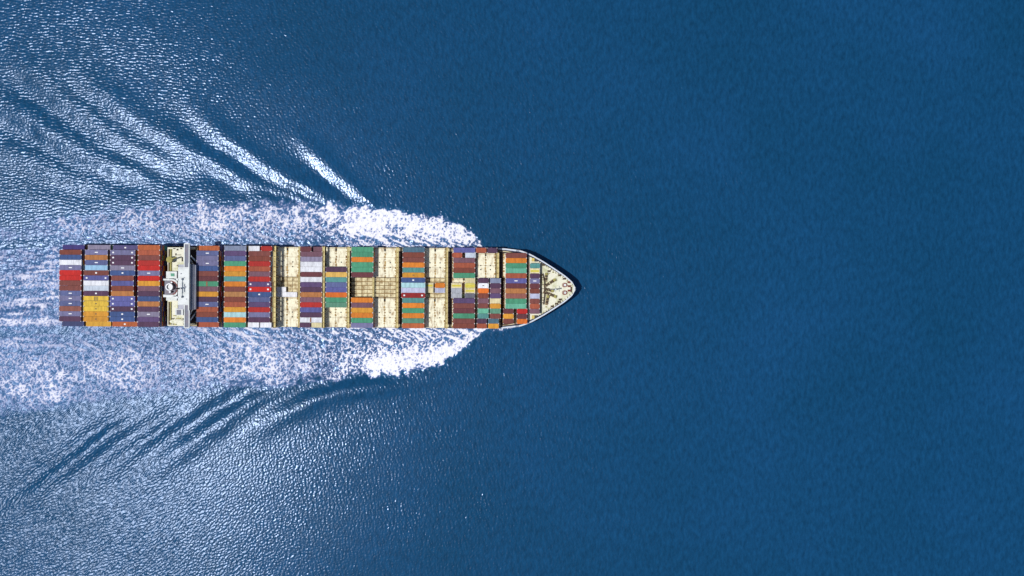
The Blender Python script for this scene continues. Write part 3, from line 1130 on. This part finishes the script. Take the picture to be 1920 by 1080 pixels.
def container_mesh(L, marks=None):
    """a steel box: corrugated side walls, ribbed roof let in between the rails, corner castings, door bars; base at z=0"""
    q = MB()
    w, h = CW / 2, CH
    q.box(-L / 2 + .06, L / 2 - .06, -w + .06, w - .06, .02, h - .05, 0)
    for s in (-1, 1):
        q.box(-L / 2, L / 2, s * (w - .05) - .05, s * (w - .05) + .05, h - .14, h, 0)
        q.box(-L / 2, L / 2, s * (w - .05) - .05, s * (w - .05) + .05, 0, .16, 0)
        q.box(s * (L / 2 - .06) - .06, s * (L / 2 - .06) + .06, -w + .1, w - .1, h - .12, h - .003, 0)
        for t in (-1, 1):
            q.box(s * (L / 2 - .06) - .062, s * (L / 2 - .06) + .062, t * (w - .07) - .071, t * (w - .07) + .071, .161, h - .141, 0)
            for z in (0.0, h - .15):
                q.box(s * (L / 2 - .14) - .18, s * (L / 2 - .14) + .18, t * (w - .11) - .13, t * (w - .11) + .13, z, z + .17, 1)
    n = int(L / .62)
    for i in range(n):
        x = -L / 2 + .5 + i * (L - 1.0) / (n - 1)
        q.box(x - .13, x + .13, -w + .12, w - .12, h - .05, h - .012, 0)
        for s in (-1, 1):
            q.box(x - .12, x + .12, s * (w - .045) - .02, s * (w - .045) + .02, .17, h - .15, 0)
    for y in (-.75, -.25, .25, .75):
        q.tube((L / 2 + .01, y, .2), (L / 2 + .01, y, h - .2), .03, 1, 6)
    if marks == 'centre':
        q.box(-.42, .42, -.32, .32, h - .004, h + .012, 2)
    elif marks == 'ends':
        for s in (-1, 1):
            q.box(s * (L / 2 - 1.5) - .4, s * (L / 2 - 1.5) + .4, -.35, .35, h - .004, h + .012, 2)
    elif marks == 'long':
        q.box(-.75, .75, -.22, .22, h - .004, h + .012, 2)
    elif marks == 'bars':
        for x in (-.75, -.35, .35, .75):
            q.box(x - .10, x + .10, -.9, .9, h - .004, h + .012, 3)
        q.box(-L / 2 + .5, L / 2 - .5, -1.05, -.95, h - .004, h + .012, 3)
    elif marks == 'dark':
        q.box(-.4, .4, -.22, .22, h - .004, h + .012, 3)
        for s in (-1, 1):
            q.box(s * (L / 2 - .35) - .25, s * (L / 2 - .35) + .25, .8, 1.1, h - .004, h + .012, 3)
    elif marks == 'stripe':
        q.box(-.5, .2, -w + .1, w - .1, h - .004, h + .012, 4)
    elif marks == 'band':
        q.box(-L / 2 + .4, L / 2 - .4, -.55, .35, h - .004, h + .012, 5)
    o = q.build("shipping_container", [CM, CAST, MARKW, MARKD, MARKB, MARKY])
    COL.objects.unlink(o)
    me = o.data
    bpy.data.objects.remove(o)
    me.name = "shipping_container"
    return me


MARKB = paint_mat("brown_marking", (140, 90, 60), 0.7)
MARKY = paint_mat("yellow_marking", (214, 198, 60), 0.7)
MESH = {}


def get_mesh(L, marks):
    k = (round(L, 1), marks)
    if k not in MESH:
        MESH[k] = container_mesh(round(L, 1), marks)
    return MESH[k]


RM = Matrix.Rotation(ROT, 3, 'Z')
ORD = ["first", "second", "third", "fourth", "fifth", "sixth", "seventh", "eighth", "ninth", "tenth", "eleventh", "twelfth", "thirteenth", "fourteenth", "fifteenth", "sixteenth"]
BOXES = []      # every topmost container: dict
LOW = []        # boxes further down in the stacks


def put(bay, name, row, p0, p1, colour, tiers, marks=None, pref=None, half=False, base=Z0):
    """p0, p1: ends of the box as seen at pref tiers of height (so lower boxes stand in the same bay)"""
    zt = base + tiers * 2.6
    zr = base + (pref if pref else tiers) * 2.6
    x0, x1 = px2x(p0, zr), px2x(p1, zr)
    L = x1 - x0
    v = RM @ Vector(((x0 + x1) / 2, (7.5 - row) * PITCH, 0)) + Vector((0, -0.2, 0))
    BOXES.append(dict(bay=bay, bname=name, row=row, x=v.x, y=v.y, z=zt - 2.6 + .01, L=L, c=colour, marks=marks, half=half))
    for t in range(tiers - 1):
        LOW.append((v.x, v.y, base + t * 2.6 + .005, L))


def bay(key, name, p0, p1, cols, tiers, start=0, lower=None, spec=None, skip=(), base=Z0):
    for i, c in enumerate(cols):
        row = start + i
        if c is None:
            continue
        mk = None
        if '|' in c:
            c, mk = c.split('|')
        a, b_ = p0, p1
        if spec and row in spec:
            a, b_ = spec[row]
        t = tiers - (lower or {}).get(row, 0)
        put(key, name, row, a, b_, c, t, mk, tiers, False, base)


L3 = (159, 201.3)
bay('A', "sternmost bay", 111, 152.5,
    ['indigo', 'rust brown', 'blue', 'white', 'lavender|long', 'bright red', 'bright red', 'brown', 'brown', 'slate blue|long', 'lavender|long', 'slate blue|long', 'salmon brown', 'lavender|long', 'plum', 'navy'],
    7, lower={0: 2, 15: 2})
bay('B', "second bay from stern", 156.4, 203.6,
    ['grey lilac', 'lavender|long', 'tan orange', 'slate blue|long', 'sky blue', 'brown|centre', 'periwinkle|ends', 'white', 'pale grey', 'plum|centre', 'yellow|bars', 'yellow|dark', 'yellow|dark', 'amber|dark', 'amber|dark', 'golden'],
    7, lower={0: 2, 15: 2}, spec={r: L3 for r in range(5)})
bay('C', "third bay from stern", 206, 253,
    ['violet|centre', 'lavender|ends', 'plum|ends', 'plum|ends', 'grey lilac|long', 'blue|centre', 'brown', 'periwinkle', 'rust brown', 'tan orange', 'periwinkle|ends', 'periwinkle|ends', 'plum|ends', 'blue|centre', 'blue|centre', 'rust orange|centre'],
    7, lower={0: 2, 15: 2}, spec={r: (208.5, 250.5) for r in (6, 7, 8, 9)})
bay('D', "bay behind white bridge", 258, 299.2,
    ['rust orange', 'terracotta', 'brown', 'red', 'bright red', 'lavender|long', 'bright red', 'amber', 'mauve', 'plum', 'blue', 'tan orange', 'plum', 'grey lilac|long', 'purple', 'plum'], 7)
bay('E', "bay just ahead of bridge", 367.6, 409,
    ['rust orange', 'slate blue|long', 'lavender', 'lavender|long', 'blue', 'brown', 'maroon', 'green|stripe', 'mauve', 'amber', 'plum', 'slate blue|long', 'terracotta', 'rust brown', 'blue', 'terracotta'],
    6, lower={0: 1, 15: 1, 4: 0})
bay('F', "second bay ahead of bridge", 420, 461.2,
    ['grey blue', 'purple', 'slate blue', 'green', 'orange', 'amber', 'teal', 'orange', 'brown', 'tan', 'rust brown', 'terracotta', 'amber', 'pale cyan', 'orange', 'green'], 6)
bay('G', "third bay ahead of bridge", 465.6, 506.5,
    [None, 'brown', 'rust brown', 'red', 'terracotta', 'mauve', 'red', 'purple|ends', 'bright red|ends', 'blue|centre', 'slate blue', 'purple', 'red', 'lavender', 'plum', None], 5,
    spec={r: (463.8, 508.4) for r in (7, 8, 9)})
put('G', "third bay ahead of bridge", 0, 465.6, 486.3, 'white', 5, None, None, True)
put('G', "third bay ahead of bridge", 0, 488.6, 509.5, 'red', 5, None, None, True)
put('G', "third bay ahead of bridge", 15, 465.2, 486.2, 'white', 5, None, None, True)
put('G', "third bay ahead of bridge", 15, 488.2, 509.0, 'white', 5, None, None, True)
nh = "first bare hatch ahead of bridge"
put('H', nh, 8, 518.2, 536.2, 'white', 1, None, None, True)
put('H', nh, 9, 518.2, 557.2, 'white', 1)
ni = "bay between two aftmost bare hatches"
bay('I', ni, 562.9, 603.8,
    [None, 'mauve', 'grey lilac', 'white', 'white', 'maroon', 'white', 'purple', 'plum', 'tan orange', 'mauve', 'red', 'periwinkle', 'plum', 'white|stripe', None], 3)
put('I', ni, 0, 562.2, 583.2, 'maroon', 3, None, None, True)
put('I', ni, 0, 585.2, 603.8, 'mauve', 2, None, None, True)
put('I', ni, 15, 562.2, 582.6, 'plum', 3, None, None, True)
put('I', ni, 15, 584.4, 603.8, 'cream', 3, None, None, True)
bay('J', "short stack amid second bare hatch", 610.4, 650.2,
    ['plum', 'pale yellow', 'teal', 'slate blue', 'periwinkle', 'deep orange', 'green', 'sage green'], 3, start=4)
bay('K', "bay split by open gap", 658.4, 699.6,
    ['green', 'green', 'orange', 'green', 'green', 'maroon', None, None, None, None, 'orange', 'mauve', 'amber', 'orange', 'green', 'lavender'], 3)
bay('M', "bay with pale cyan box", 754.4, 795.6,
    ['steel blue', 'rust brown', 'brown', 'orange', 'teal', 'amber|dark', 'blue|centre', 'pale cyan', 'pale lavender', 'dark red|ends', 'teal', 'orange', 'green', 'orange', 'sage green', 'rust orange'], 3,
    spec={r: (752.2, 797.3) for r in (6, 7, 8, 9)})
nn = "bare hatch by pale cyan box"
put('N', nn, 7, 798.4, 812.6, 'cream', 1, 'band', None, True)
put('N', nn, 8, 798.4, 812.6, 'cream', 1, None, None, True)
put('N', nn, 7, 815.4, 834.4, 'orange', 1, None, None, True)
put('N', nn, 8, 815.4, 834.4, 'pale lavender', 1, None, None, True)
no_ = "fourth bay from bow"
bay('O', no_, 849.5, 890.6,
    ['periwinkle', None, 'mauve', 'terracotta', 'rust brown', 'green', None, None, None, None, 'purple', 'brown', 'maroon', 'green', 'brown', 'rust brown'], 3)
put('O', no_, 1, 847.5, 866.2, 'terracotta', 3, None, None, True)
put('O', no_, 1, 872, 891.5, 'pale grey', 3, None, None, True)
for r, c, mk in ((7, 'cream', 'band'), (8, 'silver', None), (9, 'silver', None)):
    put('O', no_ + ", aft column", r, 846, 866, c, 2, mk, None, True)
for r, c, mk in ((6, 'cream', None), (7, 'yellow topped white', 'band'), (8, 'cream', 'band'), (9, 'grey', None)):
    put('O', no_ + ", forward column", r, 871.6, 890.8, c, 2, mk, None, True)
np_ = "third bay from bow"
put('P', np_, 0, 891.8, 911.4, 'terracotta', 3, None, None, True)
put('P', np_, 0, 913.2, 932, 'plum', 3, None, None, True)
for i, c in enumerate(['plum', 'white|dark', 'deep orange', 'rust brown', 'mauve', 'brown', 'mint', 'teal']):
    c, _, mk = c.partition('|')
    put('P', np_ + ", aft column", 6 + i, 896, 916.2, c, 3, mk or None, None, True)
for i, c in enumerate(['grey blue', 'plum', 'mauve', 'purple', 'cream', 'amber', 'sage green', 'brown']):
    put('P', np_ + ", forward column", 6 + i, 918.6, 939, c, 3, None, None, True)
for i, c in enumerate(['plum', 'terracotta']):
    put('P', np_ + ", aft column", 14 + i, 894.3, 913, c, 2, None, None, True)
for i, c in enumerate(['steel blue', 'amber']):
    put('P', np_ + ", forward column", 14 + i, 915.7, 935.5, c, 2, None, None, True)
nq = "second bay from bow"
bay('Q', nq, 947.6, 987.2,
    ['brown', 'orange', 'green', 'mint', 'terracotta', 'periwinkle|long', 'maroon', 'tan orange', 'salmon brown', 'green', 'mint'], 3, start=1)
for i, c in enumerate(['maroon', 'amber', 'brown']):
    put('Q', nq + ", aft column", 12 + i, 943.6, 963.4, c, 3, None, None, True)
for i, c in enumerate(['bright red', 'maroon', 'deep orange']):
    put('Q', nq + ", forward column", 12 + i, 969.2, 989, c, 3, None, None, True)
for i, c in enumerate(['teal', 'cream|band', 'plum', 'lavender|long', 'maroon', 'rust brown', 'pale lavender', 'brown', 'terracotta', 'mauve']):
    c, _, mk = c.partition('|')
    put('R', "foremost bay by forecastle", 3 + i, 993.2, 1012, c, 2, mk or None, None, True, FORE)

# what singles each box out: its colour, and the boxes on either side of it
by_name = {}
for q in BOXES:
    by_name.setdefault(q['bname'], []).append(q)


def article(c):
    return ("an " if c[0] in 'aeiou' else "a ") + c


cand = []
for nm, lst in by_name.items():
    for q in lst:
        ups = [o for o in lst if o['row'] == q['row'] - 1 and abs(o['x'] - q['x']) < 5]
        dns = [o for o in lst if o['row'] == q['row'] + 1 and abs(o['x'] - q['x']) < 5]
        size = "half-length container" if q['half'] else "container"
        same = [o for o in lst if o['c'] == q['c'] and o['half'] == q['half']]
        if len(same) == 1:
            first = f"only {q['c']} {size} in {nm}"
            if ups:
                first = f"{q['c']} {size} beside {article(ups[0]['c'])} one in {nm}"
        if ups and dns:
            a, c = ups[0]['c'], dns[0]['c']
            s = f"{q['c']} {size} between " + (f"two {a} ones" if a == c else f"{a} and {c} ones") + f" in {nm}"
        elif dns and q['row'] == 0:
            s = f"{q['c']} {size} at port edge beside {article(dns[0]['c'])} one, {nm}"
        elif ups and q['row'] == 15:
            s = f"{q['c']} {size} at starboard edge beside {article(ups[0]['c'])} one, {nm}"
        elif dns:
            s = f"{q['c']} {size} to port of {article(dns[0]['c'])} one in {nm}"
        elif ups:
            s = f"{q['c']} {size} to starboard of {article(ups[0]['c'])} one in {nm}"
        else:
            s = f"{q['c']} {size} on {nm}"
        q['label'] = s
for q in BOXES:
    dup = [o for o in BOXES if o['label'] == q['label']]
    if len(dup) > 1 or len(q['label'].split()) > 16:
        nm = q['bname']
        size = "half-length container" if q['half'] else "container"
        where = ""
        pair = [o for o in by_name[nm] if o['row'] == q['row'] and o is not q]
        if pair and q['half']:
            where = "aft " if q['x'] < pair[0]['x'] else "forward "
        q['label2'] = f"{where}{q['c']} {size} in {ORD[q['row']]} row from port, {nm}"
for q in BOXES:
    lab = q.get('label2', q['label'])
    o = bpy.data.objects.new("shipping_container", get_mesh(q['L'], q['marks']))
    o.location = (q['x'], q['y'], q['z'])
    o.rotation_euler = (random.uniform(-.004, .004), random.uniform(-.004, .004), ROT)
    j = random.uniform(.9, 1.08)
    c = vivid(lin(PAL[q['c']]))
    o.color = tuple(min(.86, v * (0.68 + 0.2 * min(c)) * j) for v in c) + (1,)
    COL.objects.link(o)
    tag(o, lab, "container", "shipping containers stacked on the ship")

# the boxes further down in the stacks, of which hardly anything shows
q = MB()
names = list(PAL)
cols = []
for x, y, z, L in LOW:
    n0 = len(q.f)
    w = CW / 2
    q.box(x - L / 2, x + L / 2, y - w, y + w, z, z + CH)
    c = lin(PAL[random.choice(names[:24])])
    cols += [c] * (len(q.f) - n0)
m, nt, b = new_mat("lower_container_paint")
at_ = nt.nodes.new("ShaderNodeAttribute")
at_.attribute_name = "paint"
nt.links.new(at_.outputs['Color'], b.inputs['Base Color'])
b.inputs['Roughness'].default_value = 0.6
low = q.build("lower_container", m)
a = low.data.attributes.new("paint", 'FLOAT_COLOR', 'FACE')
a.data.foreach_set('color', np.array([list(c) + [1] for c in cols], np.float32).ravel() * np.array([.8, .8, .8, 1] * len(cols), np.float32))
tag(low, "lower tiers of coloured boxes under the topmost containers", "container", "shipping containers stacked on the ship", 'stuff')
